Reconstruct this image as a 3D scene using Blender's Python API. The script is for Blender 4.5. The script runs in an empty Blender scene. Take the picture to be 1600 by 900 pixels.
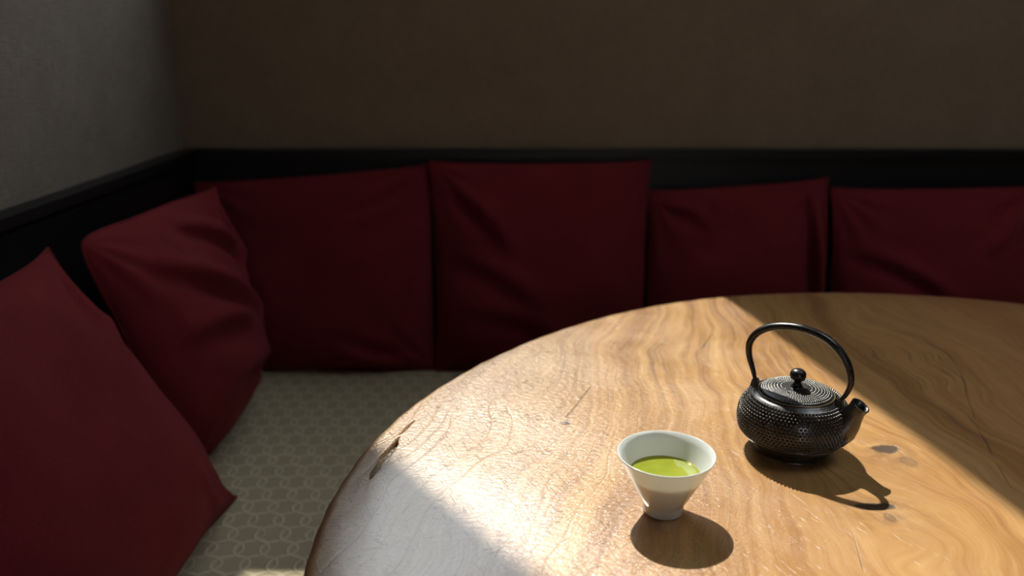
import bpy, bmesh, math, random
import numpy as np
from mathutils import Vector, noise

S = bpy.context.scene
COL = S.collection

# ------------------------------------------------------------------ camera
cam_data = bpy.data.cameras.new('camera')
cam = bpy.data.objects.new('camera', cam_data)
COL.objects.link(cam)
cam.location = (0, 0, 1.2)
cam.rotation_euler = (math.radians(90 - 17.28), 0, 0)
cam_data.sensor_width = 36
cam_data.lens = 30.375
cam_data.clip_start = 0.02
cam_data.dof.use_dof = True
cam_data.dof.focus_distance = 0.98
cam_data.dof.aperture_fstop = 3.0
S.camera = cam

# ------------------------------------------------------------------ sky, sun, exposure
world = bpy.data.worlds.new('sky')
S.world = world
world.use_nodes = True
bg = world.node_tree.nodes['Background']
bg.inputs['Color'].default_value = (0.88, 0.95, 1.0, 1)
bg.inputs['Strength'].default_value = 4.2

sun_data = bpy.data.lights.new('sun', 'SUN')
sun = bpy.data.objects.new('sun', sun_data)
COL.objects.link(sun)
sun.location = (-0.6, 4.2, 5.0)
SUN_DIR = Vector((0.145, -0.80, -1.0)).normalized()
sun.rotation_euler = SUN_DIR.to_track_quat('-Z', 'Y').to_euler()
sun_data.energy = 7.0
sun_data.angle = math.radians(0.8)
sun_data.color = (1.0, 0.945, 0.82)

S.view_settings.view_transform = 'Standard'
S.view_settings.look = 'None'
S.view_settings.exposure = 0.0
S.view_settings.gamma = 1
S.view_settings.use_curve_mapping = False
S.cycles.max_bounces = 8
S.cycles.diffuse_bounces = 5
S.cycles.caustics_reflective = False
S.cycles.caustics_refractive = False


# ------------------------------------------------------------------ node helpers
class V:
    """one value in a shader tree; arithmetic makes math nodes"""
    def __init__(self, t, sock):
        self.t, self.s = t, sock

    def _m(self, op, *a, clamp=False):
        n = self.t.nodes.new('ShaderNodeMath')
        n.operation = op
        n.use_clamp = clamp
        for i, x in enumerate((self,) + a):
            if isinstance(x, V):
                self.t.links.new(x.s, n.inputs[i])
            else:
                n.inputs[i].default_value = x
        return V(self.t, n.outputs[0])

    def __add__(self, o): return self._m('ADD', o)
    __radd__ = __add__
    def __sub__(self, o): return self._m('SUBTRACT', o)
    def __rsub__(self, o): return (self * -1.0) + o
    def __mul__(self, o): return self._m('MULTIPLY', o)
    __rmul__ = __mul__
    def __truediv__(self, o): return self._m('DIVIDE', o)
    def pow(self, o): return self._m('POWER', o)
    def exp(self): return self._m('EXPONENT')
    def sqrt(self): return self._m('SQRT')
    def abs(self): return self._m('ABSOLUTE')
    def sin(self): return self._m('SINE')
    def min(self, o): return self._m('MINIMUM', o)
    def max(self, o): return self._m('MAXIMUM', o)
    def wrap(self, a, b): return self._m('WRAP', b, a)
    def clamp(self): return self._m('ADD', 0.0, clamp=True)

    def step(self, a, b, lo=0.0, hi=1.0):
        n = self.t.nodes.new('ShaderNodeMapRange')
        n.interpolation_type = 'SMOOTHSTEP'
        self.t.links.new(self.s, n.inputs['Value'])
        for k, x in (('From Min', a), ('From Max', b), ('To Min', lo), ('To Max', hi)):
            n.inputs[k].default_value = x
        return V(self.t, n.outputs[0])


class Mat:
    def __init__(self, name):
        self.m = bpy.data.materials.new(name)
        self.m.use_nodes = True
        self.t = self.m.node_tree
        self.b = self.t.nodes['Principled BSDF']
        self.out = self.t.nodes['Material Output']
        self._xyz = None

    def xyz(self):
        if not self._xyz:
            tc = self.t.nodes.new('ShaderNodeTexCoord')
            sp = self.t.nodes.new('ShaderNodeSeparateXYZ')
            self.t.links.new(tc.outputs['Object'], sp.inputs[0])
            self._xyz = [V(self.t, sp.outputs[i]) for i in range(3)]
        return self._xyz

    def vec(self, x, y, z=0.0):
        n = self.t.nodes.new('ShaderNodeCombineXYZ')
        for i, q in enumerate((x, y, z)):
            if isinstance(q, V):
                self.t.links.new(q.s, n.inputs[i])
            else:
                n.inputs[i].default_value = q
        return n.outputs[0]

    def noise(self, vec, scale=1.0, detail=2.0, rough=0.5, dist=0.0):
        n = self.t.nodes.new('ShaderNodeTexNoise')
        self.t.links.new(vec, n.inputs['Vector'])
        n.inputs['Scale'].default_value = scale
        n.inputs['Detail'].default_value = detail
        n.inputs['Roughness'].default_value = rough
        n.inputs['Distortion'].default_value = dist
        return V(self.t, n.outputs[0])

    def voronoi(self, vec, scale=1.0, feature='F1'):
        n = self.t.nodes.new('ShaderNodeTexVoronoi')
        n.feature = feature
        self.t.links.new(vec, n.inputs['Vector'])
        n.inputs['Scale'].default_value = scale
        return V(self.t, n.outputs['Distance'])

    def ramp(self, v, stops):
        n = self.t.nodes.new('ShaderNodeValToRGB')
        e = n.color_ramp.elements
        while len(e) < len(stops):
            e.new(0.5)
        for q, (p, c) in zip(e, stops):
            q.position = p
            q.color = (*c, 1)
        self.t.links.new(v.s, n.inputs[0])
        return n.outputs[0]

    def mix(self, fac, a, b, mode='MIX'):
        n = self.t.nodes.new('ShaderNodeMix')
        n.data_type = 'RGBA'
        n.blend_type = mode
        for k, x in ((0, fac), (6, a), (7, b)):
            if isinstance(x, V):
                self.t.links.new(x.s, n.inputs[k])
            elif isinstance(x, (int, float)):
                n.inputs[k].default_value = x
            elif isinstance(x, tuple):
                n.inputs[k].default_value = (*x, 1)
            else:
                self.t.links.new(x, n.inputs[k])
        return n.outputs[2]

    def bump(self, h, dist=0.001, strength=1.0, prev=None):
        n = self.t.nodes.new('ShaderNodeBump')
        n.inputs['Distance'].default_value = dist
        n.inputs['Strength'].default_value = strength
        self.t.links.new(h.s, n.inputs['Height'])
        if prev:
            self.t.links.new(prev, n.inputs['Normal'])
        self.t.links.new(n.outputs[0], self.b.inputs['Normal'])
        return n.outputs[0]

    def set(self, **kw):
        for k, x in kw.items():
            k = k.replace('_', ' ')
            k = {'Base': 'Base Color', 'IOR Level': 'Specular IOR Level', 'Coat': 'Coat Weight',
                 'Sheen': 'Sheen Weight', 'Subsurface': 'Subsurface Weight'}.get(k, k)
            i = self.b.inputs[k]
            if isinstance(x, V):
                self.t.links.new(x.s, i)
            elif isinstance(x, tuple):
                i.default_value = (*x, 1)
            elif isinstance(x, (int, float)):
                i.default_value = x
            else:
                self.t.links.new(x, i)
        return self


# ------------------------------------------------------------------ materials
def wood_table():
    m = Mat('worn_plank_wood')
    x, y, z = m.xyz()
    wob = m.noise(m.vec(x, y), 2.2, 3.0, 0.55)
    wob2 = m.noise(m.vec(x, y * 0.55, 4.0), 7.0, 2.0, 0.5)
    bend = (x * -1.0).step(-0.50, 0.20)
    u = x - bend * (y - 0.80) * 0.42 + (wob - 0.5) * 0.22 + (wob2 - 0.5) * 0.035
    far = y.step(1.05, 1.6)
    u = u + far * (y - 1.05) * (x - 0.55) * 0.5
    knots = ((0.456, 0.946, 0.075), (0.395, 0.815, 0.085), (0.62, 1.33, 0.10), (0.02, 1.15, 0.08))
    for kx, ky, s in knots:
        d2 = ((x - kx) * (x - kx) + (y - ky) * (y - ky) * 0.45) / (s * s)
        u = u - (x - kx) * (d2 * -1.0).exp() * 0.85
    fig = m.noise(m.vec(u * 13.0, y * 0.9, 0.0), 1.0, 4.0, 0.6)
    fig2 = m.noise(m.vec(u * 80.0, y * 2.2, 2.0), 1.0, 3.0, 0.6)
    fib = m.noise(m.vec(u * 420.0, y * 22.0, 5.0), 1.0, 2.0, 0.6)
    g = fig * 0.52 + fig2 * 0.32 + fib * 0.16
    c = m.ramp(g, [(0.34, (0.135, 0.052, 0.014)), (0.43, (0.320, 0.146, 0.040)),
                   (0.51, (0.460, 0.240, 0.076)), (0.61, (0.580, 0.342, 0.130))])
    # reddish heart and pale sap patches
    patch = m.noise(m.vec(x, y * 0.6, 9.0), 3.4, 2.0, 0.5)
    c = m.mix(patch.step(0.50, 0.70) * 0.35, c, (0.30, 0.135, 0.045))
    c = m.mix(x.step(0.42, 0.85) * 0.55, c, (0.54, 0.225, 0.095))        # redder to the right: warmth of the shaded side painted in
    # worn pale left side, where the finish is rubbed
    worn = (x * -1.0 + y * 0.12 + (patch - 0.5) * 0.5).step(-0.12, 0.25)
    c = m.mix(worn * 0.55, c, (0.275, 0.19, 0.112))
    # thin dark lines in a few growth rings
    ln = m.noise(m.vec(u * 95.0, y * 1.6, 7.0), 1.0, 1.0, 0.4)
    line = (ln - 0.5).abs().step(0.0, 0.022, 1.0, 0.0) * m.noise(m.vec(u * 9.0, y * 2.0, 3.0), 1.0, 2.0).step(0.50, 0.66)
    c = m.mix(line * 0.55, c, (0.10, 0.045, 0.018))

    # knots, cracks
    kmask = None
    jag = (m.noise(m.vec(x, y, 1.0), 90.0, 3.0, 0.6) - 0.5)
    for kx, ky, a, b in ((0.456, 0.946, 0.0155, 0.0115), (0.391, 0.816, 0.022, 0.0075), (0.470, 0.915, 0.009, 0.012),
                         (0.0695, 1.016, 0.006, 0.005), (0.397, 0.794, 0.006, 0.010)):
        d = ((x - kx) * (x - kx) / (a * a) + (y - ky) * (y - ky) / (b * b)).sqrt() + jag * 1.0
        kk = d.step(0.75, 1.20, 1.0, 0.0)
        if kx in (0.470, 0.397):
            kk = kk * 0.45
        kmask = kk if kmask is None else kmask.max(kk)
    halo = None
    for kx, ky, s in ((0.456, 0.93, 0.035), (0.391, 0.81, 0.042)):
        d2 = ((x - kx) * (x - kx) + (y - ky) * (y - ky)) / (s * s)
        h = (d2 * -1.0).exp()
        halo = h if halo is None else halo.max(h)
    c = m.mix(halo * 0.45 * m.noise(m.vec(x, y, 6.0), 60.0, 3.0).step(0.35, 0.65), c, (0.16, 0.07, 0.025))
    crack = None
    for ax, ay, bx, by, w in ((0.263, 0.873, 0.232, 0.795, 0.0009), (0.232, 0.795, 0.204, 0.740, 0.0007),
                              (0.067, 1.029, 0.119, 1.143, 0.0014), (0.331, 1.355, 0.300, 1.282, 0.0020),
                              (0.671, 1.203, 0.571, 0.917, 0.0013), (0.571, 0.917, 0.540, 0.80, 0.0009),
                              (0.352, 0.815, 0.331, 0.70, 0.0007), (-0.075, 0.93, -0.115, 0.80, 0.0008),
                              (0.02, 0.90, -0.045, 0.775, 0.0008)):
        L2 = (bx - ax) ** 2 + (by - ay) ** 2
        t = (((x - ax) * (bx - ax) + (y - ay) * (by - ay)) / L2).clamp()
        dx = x - ax - t * (bx - ax) + (wob2 - 0.5) * 0.014 + (wob - 0.5) * 0.05
        dy = y - ay - t * (by - ay)
        k = ((dx * dx + dy * dy).sqrt()).step(w * 0.5, w * 1.6, 1.0, 0.0) * t.step(-0.01, 0.12) * t.step(0.88, 1.01, 1.0, 0.0)
        crack = k if crack is None else crack.max(k)
    c = m.mix(crack * 0.65, c, (0.05, 0.022, 0.010))
    c = m.mix(kmask * 0.92, c, (0.035, 0.020, 0.012))
    # the split by the edge is raw inside (below the surface)
    tk = (((x + 0.126) * -0.0365 + (y - 1.029) * -0.153) / 0.02474).clamp()
    ex, ey = x + 0.126 + tk * 0.0365, y - 1.029 + tk * 0.153
    deep = z.step(0.690, 0.6970, 1.0, 0.0) * (ex * ex + ey * ey).sqrt().step(0.010, 0.014, 1.0, 0.0)
    c = m.mix(deep, c, m.ramp(fib, [(0.35, (0.02, 0.012, 0.006)), (0.7, (0.30, 0.20, 0.09))]))
    # rim: darker below the top surface
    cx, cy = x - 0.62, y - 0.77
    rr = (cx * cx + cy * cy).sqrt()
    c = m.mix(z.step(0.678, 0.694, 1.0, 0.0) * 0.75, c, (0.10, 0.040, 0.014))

    # relief: fibres, dents, short flecks and scratches on the worn side
    fl = m.voronoi(m.vec(x * 1.0 + wob * 0.2, y * 2.4, 0.0), 72.0)
    fleck = fl.step(0.0, 0.34, 1.0, 0.0)
    sel = m.noise(m.vec(x, y, 12.0), 26.0, 3.0, 0.6).step(0.50, 0.66)
    sc1 = m.noise(m.vec(x * 30.0 + y * 24.0, (y - x) * 380.0, 0.0), 1.0, 2.0, 0.55)
    sc2 = m.noise(m.vec((x + y * 0.4) * 420.0, (y - x * 0.4) * 26.0, 3.0), 1.0, 2.0, 0.55)
    scr = sc1.step(0.62, 0.74) + sc2.step(0.62, 0.74)
    undu = m.noise(m.vec(u * 10.0, y * 2.2, 1.0), 1.0, 2.0, 0.5)
    groove = m.noise(m.vec(u * 26.0, y * 1.2, 8.0), 1.0, 1.0, 0.5)
    groove = (groove - 0.5).abs().step(0.0, 0.045)
    worn2 = (x * -1.0).step(-0.42, 0.02, 0.12, 1.0)
    h = undu * 1.0 + groove * (x * -1.0).step(-0.16, 0.06, 0.05, 0.26) + fib * 0.08 + (fleck * sel * 1.3 + scr * 0.55) * worn2 \
        + m.noise(m.vec(x, y * 1.6, 2.0), 120.0, 3.0, 0.6) * 0.9 * worn2 - crack * 0.3 - kmask * 0.35
    m.bump(h, 0.0016, 1.0)
    c = m.mix(scr.clamp() * worn2 * 0.42 + fleck * sel * worn2 * 0.30, c, (0.70, 0.60, 0.44))
    rough = m.noise(m.vec(x, y, 3.0), 14.0, 3.0, 0.6).step(0.3, 0.7, 0.33, 0.46)
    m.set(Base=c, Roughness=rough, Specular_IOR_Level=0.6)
    m.set(Coat=kmask.max(crack) * -0.9 + 1.0)
    m.b.inputs['Coat IOR'].default_value = 1.68
    m.b.inputs['Coat Roughness'].default_value = 0.22
    return m.m


def plain_wood(name, base, dark, rough):
    m = Mat(name)
    x, y, z = m.xyz()
    g = m.noise(m.vec(x * 4.0, y * 4.0, z * 90.0), 1.0, 4.0, 0.6)
    m.set(Base=m.ramp(g, [(0.3, dark), (0.7, base)]), Roughness=rough, Specular_IOR_Level=0.35)
    m.bump(g, 0.0006, 0.5)
    return m.m


def plaster(name, a, b, weave):
    m = Mat(name)
    x, y, z = m.xyz()
    h = x + y
    n1 = m.noise(m.vec(h * 380.0, z * 30.0), 1.0, 2.0, 0.6)
    n2 = m.noise(m.vec(h * 30.0, z * 380.0, 3.0), 1.0, 2.0, 0.6)
    n3 = m.noise(m.vec(x, y, z), 9.0, 4.0, 0.6)
    g = n1 * 0.35 + n2 * 0.35 + n3 * 0.30
    m.set(Base=m.ramp(g, [(0.35, a), (0.65, b)]), Roughness=0.92, Specular_IOR_Level=0.15)
    m.bump(n1 + n2, 0.0012, weave)
    return m.m


def red_cloth():
    m = Mat('dark_red_cotton')
    x, y, z = m.xyz()
    n = m.noise(m.vec(x, y, z), 7.0, 4.0, 0.6)
    f = m.noise(m.vec(x, y, z), 420.0, 2.0, 0.7)
    f2 = m.noise(m.vec(x * 160.0, y * 160.0, z * 900.0), 1.0, 1.0, 0.5)
    g = n * 0.5 + f * 0.3 + f2 * 0.2
    m.set(Base=m.ramp(g, [(0.35, (0.110, 0.0110, 0.0145)), (0.65, (0.172, 0.017, 0.022))]),
          Roughness=0.9, Specular_IOR_Level=0.12, Sheen=0.10)
    m.b.inputs['Sheen Tint'].default_value = (0.8, 0.25, 0.22, 1)
    m.bump(f + f2, 0.0007, 0.7)
    return m.m


def seat_cloth():
    m = Mat('woven_seat_cloth')
    x, y, z = m.xyz()
    wx = x + (m.noise(m.vec(x, y), 16.0, 1.0) - 0.5) * 0.010
    wy = y + (m.noise(m.vec(x, y, 3.0), 16.0, 1.0) - 0.5) * 0.010
    best = None
    for ox, oy in ((0.0, 0.0), (0.045, 0.0), (0.0225, 0.043), (0.0675, 0.043)):     # rows of linked ovals
        a = (wx + ox).wrap(-0.045, 0.045) / 0.0300
        b = (wy + oy).wrap(-0.043, 0.043) / 0.0250
        q = (a * a + b * b).sqrt()
        d = (q - 1.0).abs() * 0.025
        best = d if best is None else best.min(d)
    ln = best.step(0.0010, 0.0030, 1.0, 0.0)
    weave = m.noise(m.vec(x, y, z), 520.0, 2.0, 0.7)
    c = m.ramp(weave, [(0.3, (0.34, 0.295, 0.195)), (0.7, (0.43, 0.375, 0.250))])
    c = m.mix(ln * 0.5, c, (0.66, 0.60, 0.43))
    crease = m.noise(m.vec(x, y, z), 5.0, 2.0, 0.5, 0.6)
    m.set(Base=c, Roughness=0.85, Specular_IOR_Level=0.15)
    m.bump(ln * 1.0 + weave * 0.3 + crease * 6.0, 0.0018, 0.8)
    return m.m


def iron(name, base, rough, spec=0.5):
    m = Mat(name)
    x, y, z = m.xyz()
    n = m.noise(m.vec(x, y, z), 300.0, 3.0, 0.6)
    n2 = m.noise(m.vec(x, y, z), 45.0, 3.0, 0.6)
    m.set(Base=m.ramp(n2, [(0.35, tuple(b * 0.7 for b in base)), (0.7, base)]), Metallic=0.0,
          Roughness=n2.step(0.3, 0.7, rough - 0.06, rough + 0.08), Specular_IOR_Level=spec)
    m.bump(n, 0.0003, 0.6)
    return m.m


def porcelain():
    m = Mat('white_porcelain')
    x, y, z = m.xyz()
    n = m.noise(m.vec(x, y, z), 40.0, 2.0)
    m.set(Base=m.ramp(n, [(0.3, (0.77, 0.83, 0.85)), (0.7, (0.80, 0.86, 0.88))]), Roughness=0.14, Specular_IOR_Level=0.5)
    tr = m.t.nodes.new('ShaderNodeBsdfTranslucent')
    tr.inputs[0].default_value = (0.84, 0.82, 0.72, 1)
    mx = m.t.nodes.new('ShaderNodeMixShader')
    mx.inputs[0].default_value = 0.28
    m.t.links.new(m.b.outputs[0], mx.inputs[1])
    m.t.links.new(tr.outputs[0], mx.inputs[2])
    m.t.links.new(mx.outputs[0], m.out.inputs[0])
    return m.m


def tea():
    m = Mat('green_tea_liquid')
    x, y, z = m.xyz()
    n = m.noise(m.vec(x, y, z), 60.0, 3.0)
    m.set(Base=m.ramp(n, [(0.3, (0.240, 0.280, 0.030)), (0.7, (0.300, 0.335, 0.042))]), Roughness=0.04, IOR=1.33)
    m.b.inputs['Subsurface Weight'].default_value = 0.5
    m.b.inputs['Subsurface Radius'].default_value = (0.02, 0.025, 0.004)
    m.b.inputs['Subsurface Scale'].default_value = 0.5
    return m.m


def glass_pane():
    m = Mat('window_glass')
    t = m.t
    tr = t.nodes.new('ShaderNodeBsdfTransparent')
    gl = t.nodes.new('ShaderNodeBsdfGlossy')
    gl.inputs['Roughness'].default_value = 0.0
    mx = t.nodes.new('ShaderNodeMixShader')
    mx.inputs[0].default_value = 0.05
    t.links.new(tr.outputs[0], mx.inputs[1])
    t.links.new(gl.outputs[0], mx.inputs[2])
    t.links.new(mx.outputs[0], m.out.inputs[0])
    return m.m


M_TABLE = wood_table()
M_DARK = plain_wood('black_stained_wood', (0.006, 0.006, 0.007), (0.003, 0.003, 0.004), 0.45)
M_LEG = plain_wood('brown_leg_wood', (0.22, 0.11, 0.045), (0.11, 0.05, 0.02), 0.5)
M_BOARD = plain_wood('floor_board_wood', (0.16, 0.10, 0.06), (0.09, 0.055, 0.03), 0.5)
M_FRAME = plain_wood('window_frame_wood', (0.10, 0.06, 0.035), (0.05, 0.03, 0.018), 0.5)
M_WALLB = plaster('brown_wall_covering', (0.17, 0.122, 0.082), (0.23, 0.168, 0.115), 0.5)
M_WALLL = plaster('grey_wall_covering', (0.135, 0.118, 0.10), (0.215, 0.188, 0.16), 0.9)
M_CEIL = plaster('ceiling_plaster', (0.30, 0.27, 0.23), (0.36, 0.33, 0.29), 0.2)
M_RED = red_cloth()
M_SEAT = seat_cloth()
M_IRON = iron('cast_iron', (0.022, 0.021, 0.020), 0.30, 1.0)
M_IRON2 = iron('smooth_iron', (0.014, 0.014, 0.015), 0.27)
M_BRASS = iron('worn_rim_iron', (0.16, 0.12, 0.06), 0.35)
M_PORC = porcelain()
M_TEA = tea()
M_GLASS = glass_pane()
M_SOIL = plaster('ground_earth', (0.20, 0.18, 0.14), (0.28, 0.25, 0.20), 0.2)


# ------------------------------------------------------------------ mesh helpers
def link(name, me, mat, parent=None, smooth=False):
    o = bpy.data.objects.new(name, me)
    COL.objects.link(o)
    if mat:
        me.materials.append(mat)
    if smooth:
        me.polygons.foreach_set('use_smooth', [True] * len(me.polygons))
    if parent:
        o.parent = parent
    return o


def from_bm(name, bm, mat, parent=None, smooth=False):
    me = bpy.data.meshes.new(name)
    bmesh.ops.recalc_face_normals(bm, faces=bm.faces)
    bm.to_mesh(me)
    bm.free()
    return link(name, me, mat, parent, smooth)


def from_py(name, v, f, mat, parent=None, smooth=True):
    me = bpy.data.meshes.new(name)
    me.from_pydata([tuple(p) for p in v], [], f)
    me.update()
    return link(name, me, mat, parent, smooth)


def add_box(bm, lo, hi):
    vs = [bm.verts.new((x, y, z)) for x in (lo[0], hi[0]) for y in (lo[1], hi[1]) for z in (lo[2], hi[2])]
    for q in ((0, 1, 3, 2), (4, 6, 7, 5), (0, 4, 5, 1), (2, 3, 7, 6), (0, 2, 6, 4), (1, 5, 7, 3)):
        bm.faces.new([vs[i] for i in q])
    return vs


def box(name, lo, hi, mat, parent=None, bevel=0.0):
    bm = bmesh.new()
    add_box(bm, lo, hi)
    if bevel:
        bmesh.ops.bevel(bm, geom=bm.edges[:], offset=bevel, segments=2, affect='EDGES', profile=0.5)
    return from_bm(name, bm, mat, parent)


def add_prism(bm, poly, z0, z1):
    a = [bm.verts.new((x, y, z0)) for x, y in poly]
    b = [bm.verts.new((x, y, z1)) for x, y in poly]
    bm.faces.new(a[::-1])
    bm.faces.new(b)
    n = len(poly)
    for i in range(n):
        bm.faces.new((a[i], a[(i + 1) % n], b[(i + 1) % n], b[i]))


def lathe(prof, n=64, close=True):
    """verts, faces of (r, z) points turned about z; first and last point with r == 0 close to a pole"""
    v, f, rows = [], [], []
    for r, z in prof:
        if r < 1e-7:
            rows.append([len(v)])
            v.append((0, 0, z))
        else:
            rows.append(list(range(len(v), len(v) + n)))
            v += [(r * math.cos(2 * math.pi * i / n), r * math.sin(2 * math.pi * i / n), z) for i in range(n)]
    for a, b in zip(rows, rows[1:]):
        for i in range(n):
            j = (i + 1) % n
            if len(a) == 1 and len(b) == 1:
                continue
            if len(a) == 1:
                f.append((a[0], b[j], b[i]))
            elif len(b) == 1:
                f.append((a[i], a[j], b[0]))
            else:
                f.append((a[i], a[j], b[j], b[i]))
    return v, f


def smooth_prof(pts, sub=5):
    """Catmull-Rom through (r, z) points"""
    P = [Vector((p[0], p[1], 0)) for p in pts]
    out = []
    for i in range(len(P) - 1):
        p0, p1, p2, p3 = P[max(i - 1, 0)], P[i], P[i + 1], P[min(i + 2, len(P) - 1)]
        for k in range(sub):
            t = k / sub
            q = 0.5 * ((2 * p1) + (p2 - p0) * t + (2 * p0 - 5 * p1 + 4 * p2 - p3) * t * t + (3 * p1 - p0 - 3 * p2 + p3) * t ** 3)
            out.append((max(q.x, 0.0), q.y))
    out.append((P[-1].x, P[-1].y))
    return out


def catmull(P, sub):
    out = []
    n = len(P)
    for i in range(n - 1):
        p0, p1, p2, p3 = P[max(i - 1, 0)], P[i], P[i + 1], P[min(i + 2, n - 1)]
        for k in range(sub):
            t = k / sub
            out.append(0.5 * ((2 * p1) + (p2 - p0) * t + (2 * p0 - 5 * p1 + 4 * p2 - p3) * t * t + (3 * p1 - p0 - 3 * p2 + p3) * t ** 3))
    out.append(P[-1].copy())
    return out


def tube(path, radii, side, n=16, caps=True, flat=1.0):
    """verts, faces of a tube along path; side = a vector never parallel to the path; flat scales the other axis"""
    v, f = [], []
    m = len(path)
    for i, p in enumerate(path):
        t = (path[min(i + 1, m - 1)] - path[max(i - 1, 0)]).normalized()
        a = (side - t * side.dot(t)).normalized()
        b = t.cross(a)
        for k in range(n):
            w = 2 * math.pi * k / n
            v.append(p + a * (radii[i] * math.cos(w)) + b * (radii[i] * flat * math.sin(w)))
    for i in range(m - 1):
        for k in range(n):
            j = (k + 1) % n
            f.append((i * n + k, i * n + j, (i + 1) * n + j, (i + 1) * n + k))
    if caps:
        f.append(tuple(range(n))[::-1])
        f.append(tuple((m - 1) * n + k for k in range(n)))
    return v, f


def ring_tube(path, r, n=6):
    """closed tube"""
    v, f = [], []
    m = len(path)
    for i in range(m):
        t = (path[(i + 1) % m] - path[i - 1])
        t = t.normalized() if t.length > 1e-9 else Vector((1, 0, 0))
        s = Vector((0.13, 0.21, 0.97))
        a = (s - t * s.dot(t)).normalized()
        b = t.cross(a)
        for k in range(n):
            w = 2 * math.pi * k / n
            v.append(path[i] + a * (r * math.cos(w)) + b * (r * math.sin(w)))
    for i in range(m):
        for k in range(n):
            f.append((i * n + k, i * n + (k + 1) % n, ((i + 1) % m) * n + (k + 1) % n, ((i + 1) % m) * n + k))
    return v, f


def empty(name, loc):
    o = bpy.data.objects.new(name, None)
    o.empty_display_size = 0.1
    o.location = loc
    COL.objects.link(o)
    return o


def tag(o, label, cat, group=None):
    o['label'] = label
    o['category'] = cat
    if group:
        o['group'] = group
    return o


def struct(o, label=None):
    o['kind'] = 'structure'
    if label:
        o['label'] = label
    return o


# ------------------------------------------------------------------ the room
YB = 2.15                       # face of the back wall
XR, YF, ZC = 2.7, -1.7, 2.95    # right wall, wall behind the camera, ceiling
def xl(y): return -0.813 - 0.060 * (YB - y)     # face of the left wall, a little out of square

WX0, WX1, WZ0, WZ1 = -0.63, 0.292, 1.40, 2.82   # the high window in the back wall
bm = bmesh.new()
T = 0.12
add_box(bm, (-1.3, YB, 0), (WX0, YB + T, ZC))
add_box(bm, (WX1, YB, 0), (XR + 0.2, YB + T, ZC))
add_box(bm, (WX0, YB, 0), (WX1, YB + T, WZ0))
add_box(bm, (WX0, YB, WZ1), (WX1, YB + T, ZC))
struct(from_bm('wall_back', bm, M_WALLB), 'dim brown woven-textured wall above the black panelling')

bm = bmesh.new()
add_prism(bm, [(xl(YF), YF), (xl(YB), YB), (-1.3, YB), (-1.3, YF)], 0, ZC)
struct(from_bm('wall_left', bm, M_WALLL), 'grey woven-textured wall on the left')
struct(box('wall_right', (XR, YF, 0), (XR + 0.12, YB, ZC), M_WALLB))
FX0, FX1, FZ0, FZ1 = 0.1, 0.8, 1.12, 1.80      # added window behind the camera, unseen, for fill light
bm = bmesh.new()
add_box(bm, (-1.3, YF - T, 0), (FX0, YF, ZC))
add_box(bm, (FX1, YF - T, 0), (XR + 0.2, YF, ZC))
add_box(bm, (FX0, YF - T, 0), (FX1, YF, FZ0))
add_box(bm, (FX0, YF - T, FZ1), (FX1, YF, ZC))
struct(from_bm('wall_front', bm, M_WALLB))
SX0, SX1, SY0, SY1 = 0.85, 2.05, 0.20, 1.25        # added ceiling opening, unseen, lets in fill light over the table
bm = bmesh.new()
add_box(bm, (-1.3, YF - 0.12, ZC), (SX0, YB + T, ZC + 0.1))
add_box(bm, (SX1, YF - 0.12, ZC), (XR + 0.2, YB + T, ZC + 0.1))
add_box(bm, (SX0, YF - 0.12, ZC), (SX1, SY0, ZC + 0.1))
add_box(bm, (SX0, SY1, ZC), (SX1, YB + T, ZC + 0.1))
struct(from_bm('ceiling', bm, M_CEIL))
struct(box('floor', (-1.3, YF - 0.12, -0.1), (XR + 0.2, YB + T, 0), M_BOARD))

win = empty('window_1', ((WX0 + WX1) / 2, YB + 0.09, WZ0))
struct(win, 'high window in the back wall')
bm = bmesh.new()
fw = 0.03
ox, oy, oz = win.location
for lo, hi in (((WX0 - 0.02, 0, WZ0 - 0.01), (WX0 + 0.004, 0, WZ1 + 0.01)), ((WX1 - 0.001, 0, WZ0 - 0.01), (WX1 + 0.02, 0, WZ1 + 0.01)),
               ((WX0, 0, WZ0 - 0.02), (WX1, 0, WZ0 + 0.002)), ((WX0, 0, WZ1 - 0.002), (WX1, 0, WZ1 + 0.02))):
    add_box(bm, (lo[0] - ox, -0.02, lo[2] - oz), (hi[0] - ox, 0.03, hi[2] - oz))
add_box(bm, (WX0 - ox, -0.02, 0), (-0.43 - ox, 0.03, 0.265))       # added board low on the left, shortens the sun patch on the bench
from_bm('window_frame', bm, M_FRAME, win)
box('pane', (WX0 - ox, 0.004, 0), (WX1 - ox, 0.008, WZ1 - WZ0), M_GLASS, win)

fill_win2 = empty('fill_window_2', ((FX0 + FX1) / 2, YF - 0.09, FZ0))
struct(fill_win2, 'added fill-light window in the wall behind the camera')
hw = (FX1 - FX0) / 2
bm = bmesh.new()
for lo, hi in (((-hw - 0.02, -0.03, -0.01), (-hw + 0.02, 0.02, FZ1 - FZ0 + 0.01)), ((hw - 0.02, -0.03, -0.01), (hw + 0.02, 0.02, FZ1 - FZ0 + 0.01)),
               ((-hw, -0.03, -0.02), (hw, 0.02, 0.02)), ((-hw, -0.03, FZ1 - FZ0 - 0.02), (hw, 0.02, FZ1 - FZ0 + 0.02))):
    add_box(bm, lo, hi)
from_bm('window_frame', bm, M_FRAME, fill_win2)
box('pane', (-hw, -0.006, 0), (hw, -0.002, FZ1 - FZ0), M_GLASS, fill_win2)

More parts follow.
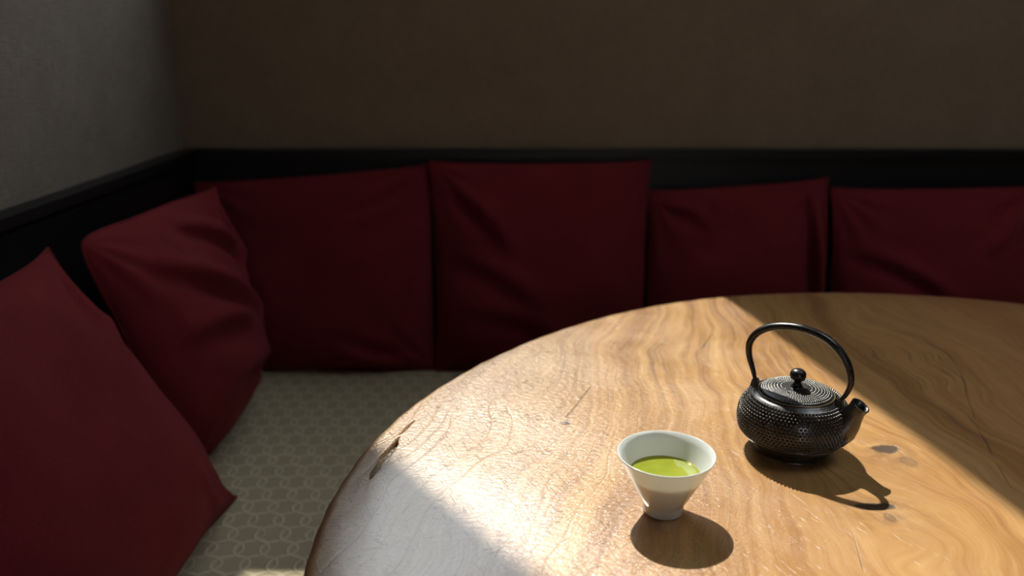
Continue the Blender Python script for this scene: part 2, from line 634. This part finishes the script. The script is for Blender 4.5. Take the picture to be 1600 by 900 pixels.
fill_win3 = empty('fill_window_3', ((SX0 + SX1) / 2, (SY0 + SY1) / 2, ZC + 0.07))
struct(fill_win3, 'added fill-light opening in the ceiling')
ha, hb = (SX1 - SX0) / 2 + 0.02, (SY1 - SY0) / 2 + 0.02
bm = bmesh.new()
for lo, hi in (((-ha, -hb), (-ha + 0.04, hb)), ((ha - 0.04, -hb), (ha, hb)), ((-ha + 0.04, -hb), (ha - 0.04, -hb + 0.04)), ((-ha + 0.04, hb - 0.04), (ha - 0.04, hb))):
    add_box(bm, (*lo, -0.02), (*hi, 0.02))
from_bm('window_frame', bm, M_FRAME, fill_win3)
box('pane', (-ha + 0.04, -hb + 0.04, -0.003), (ha - 0.04, hb - 0.04, 0.003), M_GLASS, fill_win3)

# added sloping board outside the window, unseen: it shades the table's left end
bm = bmesh.new()
a, b = Vector((-0.484 - 0.465, 2.725 - 1.062)), Vector((-0.329 + 0.465, 3.079 + 1.062))
n2 = Vector((-(b - a).y, (b - a).x)).normalized()
for d0, d1, y0, y1 in ((0.0, 0.16, 2.58, 2.62), (0.16, 0.20, 2.30, 2.62)):
    vs = []
    for yy in (y0, y1):
        for p, d in ((a, d0), (b, d0), (b, d1), (a, d1)):
            q = p + n2 * d
            vs.append(bm.verts.new((q.x, yy, q.y)))
    for q in ((0, 1, 2, 3), (7, 6, 5, 4), (0, 4, 5, 1), (1, 5, 6, 2), (2, 6, 7, 3), (3, 7, 4, 0)):
        bm.faces.new([vs[i] for i in q])
struct(from_bm('shade_board', bm, M_FRAME), 'added sloping shade board outside the window')
struct(box('ground', (-12, 2.4, -0.4), (12, 30, -0.3), M_SOIL), 'bare ground outside')
struct(box('ground_front', (-12, -30, -0.4), (12, YF - 0.3, -0.3), M_SOIL))

struct(box('glare_block', (0.37, 6.0, -0.3), (1.25, 6.3, 5.2), M_FRAME), 'added dark narrow block outside the window, limits the glare')  # added out of view to hold back sky glare on the table

# black panelling (the benches' back rest) with a flat top ledge, on both walls
ZL = 0.894
bm = bmesh.new()
add_box(bm, (xl(YB) + 0.01, YB - 0.030, 0), (XR, YB, ZL - 0.022))
add_box(bm, (xl(YB) + 0.01, YB - 0.040, ZL - 0.020), (XR, YB, ZL))
struct(from_bm('trim_1', bm, M_DARK), 'black wooden panelling with top ledge along the back wall')
bm = bmesh.new()
add_prism(bm, [(xl(YF), YF), (xl(YF) + 0.034, YF), (xl(YB) + 0.034, YB), (xl(YB), YB)], 0, ZL - 0.022)
add_prism(bm, [(xl(YF), YF), (xl(YF) + 0.044, YF), (xl(YB) + 0.044, YB), (xl(YB), YB)], ZL - 0.020, ZL)
struct(from_bm('trim_2', bm, M_DARK), 'black wooden panelling with top ledge along the left wall')

# ------------------------------------------------------------------ corner bench
ZS = 0.36
bench = empty('corner_bench', (-0.5, 1.8, 0))
tag(bench, 'L-shaped corner bench with beige patterned seat cloth, under the red cushions', 'bench')
off = Vector((0.5, -1.8, 0))
L_out = [(xl(-0.6) + 0.036, -0.6), (-0.20, -0.6), (-0.20, 1.62), (2.55, 1.62), (2.55, YB - 0.032), (xl(YB) + 0.036, YB - 0.032)]
bm = bmesh.new()
add_prism(bm, [(x + off.x, y + off.y) for x, y in L_out], ZS - 0.075, ZS)
bmesh.ops.bevel(bm, geom=[e for e in bm.edges if all(v.co.z > ZS - 0.01 for v in e.verts)], offset=0.02, segments=4, affect='EDGES', profile=0.5)
from_bm('seat_pad', bm, M_SEAT, bench)
L_in = [(xl(-0.6) + 0.036, -0.58), (-0.23, -0.58), (-0.23, 1.65), (2.53, 1.65), (2.53, YB - 0.032), (xl(YB) + 0.036, YB - 0.032)]
bm = bmesh.new()
add_prism(bm, [(x + off.x, y + off.y) for x, y in L_in], 0, ZS - 0.077)
from_bm('bench_base', bm, M_DARK, bench)


# ------------------------------------------------------------------ round table
def make_table():
    t = empty('round_table', (0.62, 0.77, 0))
    tag(t, 'large round table of worn honey-coloured wood with knots and a split edge', 'table')
    cx, cy, R0, zt = 0.62, 0.77, 0.824, 0.70
    # rim read off the photograph: not quite a circle
    known = [(-0.0019, -0.2330), (0.008, -0.18), (0.0064, -0.15), (0.0018, -0.08), (-0.010, -0.06), (-0.014, 0.02), (-0.0074, 0.10),
             (0.005, 0.20), (0.0103, 0.30), (0.005, 0.42), (0.002, 0.52), (0.003, 0.66), (0.003, 0.80), (-0.008, 0.95)]
    px = [(468, 900), (500, 790), (560, 700), (640, 625), (700, 588), (800, 538), (900, 502), (1000, 477), (1100, 462), (1200, 455),
          (1290, 453), (1400, 455), (1500, 461), (1600, 472)]
    th0 = math.radians(17.28)
    ang, dr = [], []
    for (x, y), (k, _) in zip(px, known):
        a, b = (x - 800) / 1350, (450 - y) / 1350
        d = (a, math.cos(th0) + b * math.sin(th0), -math.sin(th0) + b * math.cos(th0))
        s = 0.5 / -d[2]
        ang.append(math.atan2(d[1] * s - cy, d[0] * s - cx) % (2 * math.pi))
        dr.append(k * 0.5)
    order = np.argsort(ang)
    ang, dr = np.array(ang)[order], np.array(dr)[order]
    ca = math.atan2(0.955 - cy, -0.145 - cx) % (2 * math.pi)
    th = np.unique(np.concatenate([[q for q in np.linspace(0, 2 * math.pi, 700, endpoint=False) if abs(q - ca) > 0.162],
                                   np.linspace(ca - 0.16, ca + 0.16, 240)]).round(5))
    grid = np.linspace(0, 2 * math.pi, 1440, endpoint=False)
    ker = np.exp(-0.5 * (np.arange(-60, 61) / 22.0) ** 2)
    dg = np.interp(grid, ang, dr, left=0, right=0)
    dg = np.convolve(np.concatenate([dg[-60:], dg, dg[:60]]), ker / ker.sum(), 'valid')
    dev = np.interp(th, grid, dg, period=2 * math.pi)
    dev = dev + 0.0005 * np.sin(th * 41 + 1.0) * np.sin(th * 7) + 0.0004 * np.sin(th * 97)
    rad = np.unique(np.concatenate([np.linspace(0.02, 0.60, 60), np.linspace(0.60, 1.0, 90), np.linspace(0.93, 0.985, 60)]).round(5))
    Rm = R0 + dev
    edge = [(0.0, 0.0), (-0.0035, 0.0045), (-0.0095, 0.009), (-0.018, 0.0115), (-0.030, 0.0105), (-0.042, 0.006), (-0.050, -0.004), (-0.053, -0.02)]
    nT = len(th)
    ct, st = np.cos(th), np.sin(th)
    V_, rows = [], 0
    cr = [(np.array((-0.126, 1.029)), np.array((-0.143, 0.985)), 0.0022, 0.005),
          (np.array((-0.141, 0.980)), np.array((-0.1625, 0.876)), 0.0062, 0.010)]
    allv = []
    for q in rad:
        r = (Rm - 0.0115) * q
        x, y = cx + r * ct, cy + r * st
        z = np.full(nT, zt)
        z = z + 0.0010 * np.sin(x * 23 + y * 9) * np.sin(y * 17 - x * 5) * (1 - q ** 12)
        z = z - 0.0022 * np.clip((q - 0.93) / 0.07, 0, 1) ** 2
        for p, e, w, dep in cr:
            L2 = ((e - p) ** 2).sum()
            tt = ((x - p[0]) * (e - p)[0] + (y - p[1]) * (e - p)[1]) / L2
            tc = np.clip(tt, 0, 1)
            dd = np.hypot(x - p[0] - tc * (e - p)[0] + 0.0009 * np.sin(y * 150), y - p[1] - tc * (e - p)[1])
            ww = w * np.clip(np.sin(np.pi * np.clip(tc, 0.02, 0.98)) ** 0.7, 0.15, 1)
            z = z - dep * np.clip((1 - dd / ww) * 2.2, 0, 1)
        allv.append(np.stack([x - cx, y - cy, z], 1))
    for dz, do in edge[1:]:
        r = Rm - 0.0115 + do
        allv.append(np.stack([r * ct, r * st, np.full(nT, zt - 0.0022 + dz)], 1))
    nR = len(allv)
    v = np.concatenate(allv + [np.array([[0, 0, zt], [0, 0, zt - 0.055]])])
    f = []
    for i in range(nR - 1):
        for j in range(nT):
            k = (j + 1) % nT
            f.append((i * nT + j, (i + 1) * nT + j, (i + 1) * nT + k, i * nT + k))
    c0 = nR * nT
    for j in range(nT):
        k = (j + 1) % nT
        f.append((c0, j, k))
        f.append((c0 + 1, (nR - 1) * nT + k, (nR - 1) * nT + j))
    v[:, 0] += cx
    v[:, 1] += cy
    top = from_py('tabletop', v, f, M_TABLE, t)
    top.location = (-cx, -cy, 0)          # the wood's coordinates stay those of the room
    ped = [(0.0, 0.0), (0.24, 0.0), (0.25, 0.02), (0.24, 0.05), (0.12, 0.075), (0.095, 0.12), (0.085, 0.30), (0.095, 0.52), (0.15, 0.60),
           (0.22, 0.635), (0.22, 0.6445), (0.0, 0.6445)]
    pv, pf = lathe(ped, 40)
    from_py('pedestal', pv, pf, M_LEG, t)
    return t


make_table()


# ------------------------------------------------------------------ cushions
def cushion(label, BL, BR, TL, TR, thick, seed, folds=(), ears=(0.006, 0.006, 0.006, 0.006), pinch=0.055, belly=0.25, n=64):
    """a square pillow between four corners (left to right, bottom to top), swelling towards the room"""
    rnd = random.Random(seed)
    BL, BR, TL, TR = map(Vector, (BL, BR, TL, TR))
    ctr = (BL + BR + TL + TR) / 4
    base = Vector((ctr.x, ctr.y, ZS))
    nrm = ((BR - BL + TR - TL) / 2).cross((TL - BL + TR - BR) / 2).normalized()
    ph = [rnd.uniform(0, 6.28) for _ in range(8)]
    def point(u, v, side):
        # pull the edges in between the corners
        e = 1.0
        uu = u * (1 - pinch * (1 - v * v) * abs(u) ** 3)
        vv = v * (1 - pinch * (1 - u * u) * abs(v) ** 3 * (1.0 if v > 0 else 0.45))
        a, b = (uu + 1) / 2, (vv + 1) / 2
        p = BL * (1 - a) * (1 - b) + BR * a * (1 - b) + TL * (1 - a) * b + TR * a * b
        # thickness, heavier towards the bottom
        w = max(1 - abs(u) ** 2.6, 0.0) ** 0.62 * max(1 - abs(v) ** 2.6, 0.0) ** 0.62
        sag = 1 - belly * v
        t = thick * w * sag
        # gathers that run in from the corners
        wr = 0.0
        for k, (cu, cv) in enumerate(((-1, -1), (1, -1), (-1, 1), (1, 1))):
            du, dv = u - cu, v - cv
            r = math.hypot(du, dv)
            an = math.atan2(dv, du)
            wr += math.sin(an * (7 + k % 3) * 1.6 + ph[k]) * math.exp(-(r / 0.55) ** 2) * min(r / 0.25, 1.0) * 0.0055
        q = Vector((u * 1.3 + seed * 7.1, v * 1.3, side * 3.0))
        wr += noise.noise(q * 1.3) * 0.012 * w + noise.noise(q * 3.1) * 0.0035 * w
        for fu0, fv0, fu1, fv1, amp, wd in folds:
            L2 = (fu1 - fu0) ** 2 + (fv1 - fv0) ** 2
            s = ((u - fu0) * (fu1 - fu0) + (v - fv0) * (fv1 - fv0)) / L2
            sc = min(max(s, 0), 1)
            bend = 0.10 * math.sin(sc * 3.1)
            d = ((u - fu0 - sc * (fu1 - fu0)) * (fv1 - fv0) - (v - fv0 - sc * (fv1 - fv0)) * (fu1 - fu0)) / math.sqrt(L2) + bend
            end = math.sin(math.pi * min(max(s, 0), 1)) if 0 < s < 1 else 0.0
            if side > 0:
                wr += amp * end * (math.exp(-(d / wd) ** 2) - 0.7 * math.exp(-((d - 1.7 * wd) / wd) ** 2))
        off = side * (t + wr * min(w * 2.0, 1.0))
        if side < 0:
            off *= 0.75
        p = p + nrm * off
        # pulled-out corners
        k = (1 if u > 0 else 0) + (2 if v > 0 else 0)
        c4 = (BL, BR, TL, TR)[k]
        dg = (c4 - ctr).normalized()
        p = p + dg * (ears[k] * (abs(u) * abs(v)) ** 9)
        # the hem waves a little
        p = p + nrm * (1 - min(w * 3, 1)) * 0.006 * math.sin(u * 5 + v * 4 + ph[5])
        p.z = max(p.z, ZS + 0.0055)
        return p
    v, f, idx = [], [], {}
    def coord(i): return math.sin((i / n * 2 - 1) * math.pi / 2 * 0.985) / math.sin(math.pi / 2 * 0.985)
    for side in (1, -1):
        for i in range(n + 1):
            for j in range(n + 1):
                border = i in (0, n) or j in (0, n)
                key = (i, j, 0 if border else side)
                if key not in idx:
                    idx[key] = len(v)
                    v.append(point(coord(i), coord(j), side) - base)
        for i in range(n):
            for j in range(n):
                q = []
                for a, b in ((i, j), (i + 1, j), (i + 1, j + 1), (i, j + 1)):
                    q.append(idx[(a, b, 0 if (a in (0, n) or b in (0, n)) else side)])
                f.append(tuple(q) if side > 0 else tuple(q[::-1]))
    o = from_py('cushion', v, f, M_RED)
    o.location = base
    tag(o, label, 'cushion', 'dark red cushions along the corner bench')
    # sewn hem round the edge
    path = []
    for i in range(n): path.append(point(coord(i), -1, 1) - base)
    for j in range(n): path.append(point(1, coord(j), 1) - base)
    for i in range(n, 0, -1): path.append(point(coord(i), 1, 1) - base)
    for j in range(n, 0, -1): path.append(point(-1, coord(j), 1) - base)
    hv, hf = ring_tube(path, 0.0032, 6)
    from_py('hem', hv, hf, M_RED, o)
    return o


# left wall (left = nearer the camera)
cushion('nearest red cushion, cut by the left picture edge, leaning on the left wall',
        (-0.555, 0.76, 0.365), (-0.515, 1.385, 0.365), (-0.755, 0.74, 0.85), (-0.748, 1.345, 0.838), 0.105, 3,
        folds=((0.95, 0.95, 0.60, 0.3, 0.014, 0.06), (0.93, -0.95, 0.5, -0.5, 0.012, 0.06), (0.98, 0.9, 0.8, 0.45, 0.010, 0.04)), pinch=0.05, ears=(0.01, 0.016, 0.01, 0.012))
cushion('creased red cushion with slanting folds, second on the left wall near the corner',
        (-0.62, 1.45, 0.365), (-0.62, 1.90, 0.372), (-0.725, 1.405, 0.850), (-0.668, 1.91, 0.838), 0.105, 5,
        folds=((-0.70, 0.75, 0.70, -0.25, 0.026, 0.085), (-0.2, 0.95, 0.85, 0.30, 0.022, 0.075), (-0.80, 0.15, 0.55, -0.20, 0.020, 0.09),
               (-0.5, -0.40, 0.8, -0.65, 0.016, 0.08), (0.95, 0.98, 0.5, 0.1, 0.016, 0.06)), pinch=0.0, ears=(-0.02, -0.02, -0.02, 0.002))
# back wall
cushion('red cushion in the bench corner, half hidden by the creased cushion',
        (-0.745, 2.005, 0.365), (-0.193, 2.005, 0.365), (-0.765, 2.085, 0.815), (-0.200, 2.085, 0.860), 0.080, 7,
        folds=((0.95, 0.95, 0.3, 0.5, 0.014, 0.06), (0.9, -0.9, 0.1, -0.7, 0.012, 0.07)), pinch=0.014)
cushion('tallest red cushion with a pointed upper right corner, middle of the back wall',
        (-0.185, 2.0, 0.365), (0.322, 2.0, 0.365), (-0.193, 2.08, 0.868), (0.330, 2.08, 0.870), 0.080, 11,
        folds=((-0.9, 0.85, -0.2, 0.1, 0.018, 0.08), (-0.85, 0.2, 0.1, -0.4, 0.016, 0.09), (-0.8, -0.3, 0.4, -0.7, 0.012, 0.09)), pinch=0.018)
cushion('lower red cushion with a folded right side, behind the iron teapot',
        (0.334, 2.01, 0.365), (0.782, 2.01, 0.365), (0.338, 2.088, 0.795), (0.768, 2.09, 0.826), 0.066, 13,
        folds=((0.80, 0.99, 0.74, -0.95, 0.042, 0.055), (-0.95, 0.9, -0.3, 0.55, 0.014, 0.07)), pinch=0.014)
cushion('rightmost red cushion, against the back wall at the right picture edge',
        (0.792, 2.0, 0.365), (1.30, 2.0, 0.365), (0.782, 2.08, 0.803), (1.275, 2.085, 0.808), 0.078, 17,
        folds=((-0.9, 0.4, 0.2, -0.3, 0.018, 0.08), (0.9, 0.95, 0.3, 0.3, 0.014, 0.07)), pinch=0.014)


# ------------------------------------------------------------------ iron teapot
def make_teapot():
    zt = 0.7005
    t = empty('teapot', (0.340, 0.95, zt))
    tag(t, 'black cast-iron teapot with knobbly body and arched handle on the table', 'teapot')
    ax = Vector((0.81, -0.586, 0)).normalized()       # towards the spout
    pts = [(0.0, 0.001), (0.040, 0.000), (0.044, 0.002), (0.0460, 0.007), (0.0510, 0.012), (0.0575, 0.018), (0.0610, 0.0235), (0.0635, 0.031),
           (0.0645, 0.040), (0.0635, 0.049), (0.0600, 0.0585), (0.0545, 0.0660), (0.0495, 0.0702), (0.0460, 0.0722), (0.0445, 0.0735)]
    prof = smooth_prof(pts, 5)
    v, f = lathe(prof + [(0.0430, 0.0735), (0.0425, 0.068), (0.0, 0.066)], 96)
    from_py('body', v, f, M_IRON, t)
    # seam ring under the knobbly zone
    path = [Vector((0.0612 * math.cos(w), 0.0612 * math.sin(w), 0.0236)) for w in np.linspace(0, 2 * math.pi, 96, endpoint=False)]
    hv, hf = ring_tube(path, 0.0010, 6)
    from_py('seam_ring', hv, hf, M_IRON, t)
    # knobs of the casting: rows of small blunt points, staggered
    zone = [p for p in prof if p[1] > 0.0262 and p[0] > 0.0495]
    ln = [0.0]
    for p, q in zip(zone, zone[1:]):
        ln.append(ln[-1] + math.hypot(q[0] - p[0], q[1] - p[1]))
    bv, bf = [], []
    rows = 13
    N = 84
    for k in range(rows):
        s = ln[-1] * (k + 0.5) / rows
        i = max(j for j in range(len(ln)) if ln[j] <= s)
        i = min(i, len(zone) - 2)
        w = (s - ln[i]) / (ln[i + 1] - ln[i])
        r = zone[i][0] + (zone[i + 1][0] - zone[i][0]) * w
        z = zone[i][1] + (zone[i + 1][1] - zone[i][1]) * w
        tr, tz = zone[i + 1][0] - zone[i][0], zone[i + 1][1] - zone[i][1]
        L = math.hypot(tr, tz)
        tr, tz = tr / L, tz / L
        nr, nz = tz, -tr
        hw = r * math.pi / N * 0.98
        ht = ln[-1] / rows * 0.52
        for a in range(N):
            w0 = 2 * math.pi * (a + 0.5 * (k % 2)) / N
            er = Vector((math.cos(w0), math.sin(w0), 0))
            et = Vector((-math.sin(w0), math.cos(w0), 0))
            c = er * r + Vector((0, 0, z))
            nn = er * nr + Vector((0, 0, nz))
            tt = er * tr + Vector((0, 0, tz))
            b0 = len(bv)
            for rad, hgt in ((1.0, -0.0004), (0.62, 0.0016), (0.22, 0.0026)):
                for q in range(6):
                    g = 2 * math.pi * q / 6
                    bv.append(c + et * (hw * rad * math.cos(g)) + tt * (ht * rad * math.sin(g)) + nn * hgt)
            for lv in range(2):
                for q in range(6):
                    q2 = (q + 1) % 6
                    bf.append((b0 + lv * 6 + q, b0 + lv * 6 + q2, b0 + lv * 6 + 6 + q2, b0 + lv * 6 + 6 + q))
            bf.append(tuple(b0 + 12 + q for q in range(6)))
    kn = from_py('casting_knobs', bv, bf, M_IRON, t)
    kn['kind'] = 'stuff'
    # lid
    lid = [(0.0, 0.0805), (0.012, 0.0805), (0.023, 0.0800), (0.032, 0.0789), (0.0385, 0.0774), (0.0412, 0.0758), (0.0420, 0.0738)]
    v, f = lathe([(0.0, 0.070), (0.0420, 0.0730)] + smooth_prof(lid, 3)[::-1], 80)
    L = from_py('lid', v, f, M_IRON, t)
    path = [Vector((0.0438 * math.cos(w), 0.0438 * math.sin(w), 0.0741)) for w in np.linspace(0, 2 * math.pi, 96, endpoint=False)]
    hv, hf = ring_tube(path, 0.0008, 6)
    from_py('rim_line', hv, hf, M_BRASS, L)['label'] = 'pale worn rim line round the lid'
    bv, bf = [], []
    for r, z, N in ((0.0402, 0.0765, 90), (0.0374, 0.0778, 84), (0.0352, 0.0784, 80), (0.0322, 0.0789, 72), (0.029, 0.0794, 66), (0.0255, 0.0799, 60),
                    (0.022, 0.0802, 52), (0.0178, 0.0804, 42)):
        for a in range(N):
            w0 = 2 * math.pi * (a + 0.5 * (N % 4)) / N
            er = Vector((math.cos(w0), math.sin(w0), 0))
            c = er * r + Vector((0, 0, z))
            et = Vector((-math.sin(w0), math.cos(w0), 0))
            b0 = len(bv)
            for q in range(5):
                g = 2 * math.pi * q / 5
                bv.append(c + et * (0.0011 * math.cos(g)) + er * (0.0011 * math.sin(g)) + Vector((0, 0, -0.0002)))
            bv.append(c + Vector((0, 0, 0.0010)))
            for q in range(5):
                bf.append((b0 + q, b0 + (q + 1) % 5, b0 + 5))
    st = from_py('lid_dots', bv, bf, M_IRON, L)
    st['kind'] = 'stuff'
    # steam holes
    for dx, dy in ((-0.016, -0.006), (-0.014, -0.016)):
        v, f = lathe([(0.0, 0.0), (0.0009, 0.0001), (0.0013, 0.0006), (0.0019, 0.0004), (0.0021, -0.0003)], 12)
        h = from_py('steam_hole', v, f, M_IRON2, L)
        h.location = (dx, dy, 0.0806)
    kp = [(0.0, 0.0805), (0.0075, 0.0805), (0.0068, 0.0822), (0.0050, 0.0845), (0.0046, 0.0870), (0.0058, 0.0890), (0.0084, 0.0915), (0.0096, 0.0950),
          (0.0090, 0.0988), (0.0068, 0.1016), (0.0035, 0.1032), (0.0, 0.1036)]
    v, f = lathe(smooth_prof(kp[1:], 3), 28)
    from_py('knob', v, f, M_IRON2, L)
    # ears for the handle
    for s in (-1, 1):
        bm = bmesh.new()
        c = ax * (0.0505 * s)
        side = Vector((-ax.y, ax.x, 0))
        def P(a, b, z): return c + ax * a + side * b + Vector((0, 0, z))
        lo = [bm.verts.new(P(a, b, 0.064)) for a, b in ((-0.006, -0.0072), (0.006, -0.0072), (0.006, 0.0072), (-0.006, 0.0072))]
        hi = [bm.verts.new(P(a, b, 0.0795)) for a, b in ((-0.003, -0.0040), (0.0032, -0.0040), (0.0032, 0.0040), (-0.003, 0.0040))]
        bm.faces.new(lo[::-1])
        bm.faces.new(hi)
        for i in range(4):
            bm.faces.new((lo[i], lo[(i + 1) % 4], hi[(i + 1) % 4], hi[i]))
        bmesh.ops.bevel(bm, geom=bm.edges[:], offset=0.0012, segments=2, affect='EDGES')
        from_bm('handle_lug', bm, M_IRON, t)
    # arched handle
    hp = [(-0.0510, 0.0765), (-0.0545, 0.088), (-0.0610, 0.106), (-0.0620, 0.122), (-0.0545, 0.1365), (-0.0395, 0.1475), (-0.0180, 0.1535), (0.0050, 0.1540),
          (0.0275, 0.1480), (0.0455, 0.1350), (0.0570, 0.1170), (0.0605, 0.1000), (0.0565, 0.0850), (0.0495, 0.0745)]
    path = catmull([ax * s + Vector((0, 0, z)) for s, z in hp], 6)
    m = len(path)
    rad = []
    for i in range(m):
        q = abs(2 * i / (m - 1) - 1)
        rad.append(0.0058 - 0.0030 * max((q - 0.35) / 0.65, 0) ** 1.4)
    v, f = tube(path, rad, Vector((-ax.y, ax.x, 0)), 14, True, 0.78)
    from_py('handle', v, f, M_IRON2, t)
    # spout, hollow at the mouth
    sp = [(0.042, 0.0360, 0.0225), (0.0500, 0.0395, 0.0222), (0.0565, 0.0455, 0.0200), (0.0625, 0.0545, 0.0158), (0.0670, 0.0630, 0.0122), (0.0705, 0.0700, 0.0104),
          (0.0735, 0.0755, 0.0110)]
    v, f = tube([ax * a + Vector((0, 0, z)) for a, z, r in sp], [r for a, z, r in sp], Vector((-ax.y, ax.x, 0)), 24, False)
    d = Vector((0.0030, 0, 0.0052)).normalized()
    dirv = ax * d.x + Vector((0, 0, d.z))
    s2 = Vector((-ax.y, ax.x, 0))
    b2 = dirv.cross(s2)
    c = ax * 0.0735 + Vector((0, 0, 0.0755))
    rowsn = 7
    for dd, r in ((0.0012, 0.0113), (0.0018, 0.0105), (0.0012, 0.0090), (-0.006, 0.0080), (-0.016, 0.0070)):
        for k in range(24):
            w = 2 * math.pi * k / 24
            v.append(c + dirv * dd + s2 * (r * math.cos(w)) + b2 * (r * math.sin(w)))
        for k in range(24):
            j = (k + 1) % 24
            o0, o1 = (rowsn - 1) * 24, rowsn * 24
            f.append((o0 + k, o0 + j, o1 + j, o1 + k))
        rowsn += 1
    f.append(tuple((rowsn - 1) * 24 + k for k in range(24)))
    from_py('spout', v, f, M_IRON, t)
    return t


make_teapot()


# ------------------------------------------------------------------ cup of tea
CUP = (0.161, 0.8095, 0.7008)
RIM = 0.0512
outer = [(0.0, 0.0030), (0.0170, 0.0030), (0.0185, 0.0), (0.0208, 0.0), (0.0214, 0.0008), (0.0213, 0.0090), (0.0216, 0.0100), (0.0228, 0.0112)]
cone = [(0.0228 + (RIM - 0.0228) * q, 0.0112 + (0.0670 - 0.0112) * q) for q in (0.25, 0.5, 0.75, 0.97)]
lip = [(RIM, 0.0670), (RIM - 0.0006, 0.0677), (RIM - 0.0016, 0.0676)]
slope = (RIM - 0.0228) / (0.0670 - 0.0112)
def inner_r(z): return 0.0228 + slope * (z - 0.0112) - 0.0022
inner = [(inner_r(z), z) for z in (0.060, 0.050, 0.040, 0.030, 0.020)] + [(0.0205, 0.0135), (0.014, 0.0125), (0.0, 0.0125)]
v, f = lathe(outer + cone + lip + inner, 96)
cup = from_py('tea_cup', v, f, M_PORC)
cup.location = CUP
tag(cup, 'white porcelain cone-shaped cup on a small foot, in front of the teapot', 'cup')
ZT = 0.0445
v, f = lathe([(0.0, 0.0128), (0.0138, 0.0128), (0.0198, 0.0139), (inner_r(0.020) - 0.0004, 0.020), (inner_r(ZT) - 0.0003, ZT - 0.0002),
              (inner_r(ZT) - 0.0012, ZT - 0.0007), (0.0, ZT - 0.0007)], 96)
te = from_py('green_tea', v, f, M_TEA)
te.location = CUP
tag(te, 'bright green tea filling the white cup', 'tea')
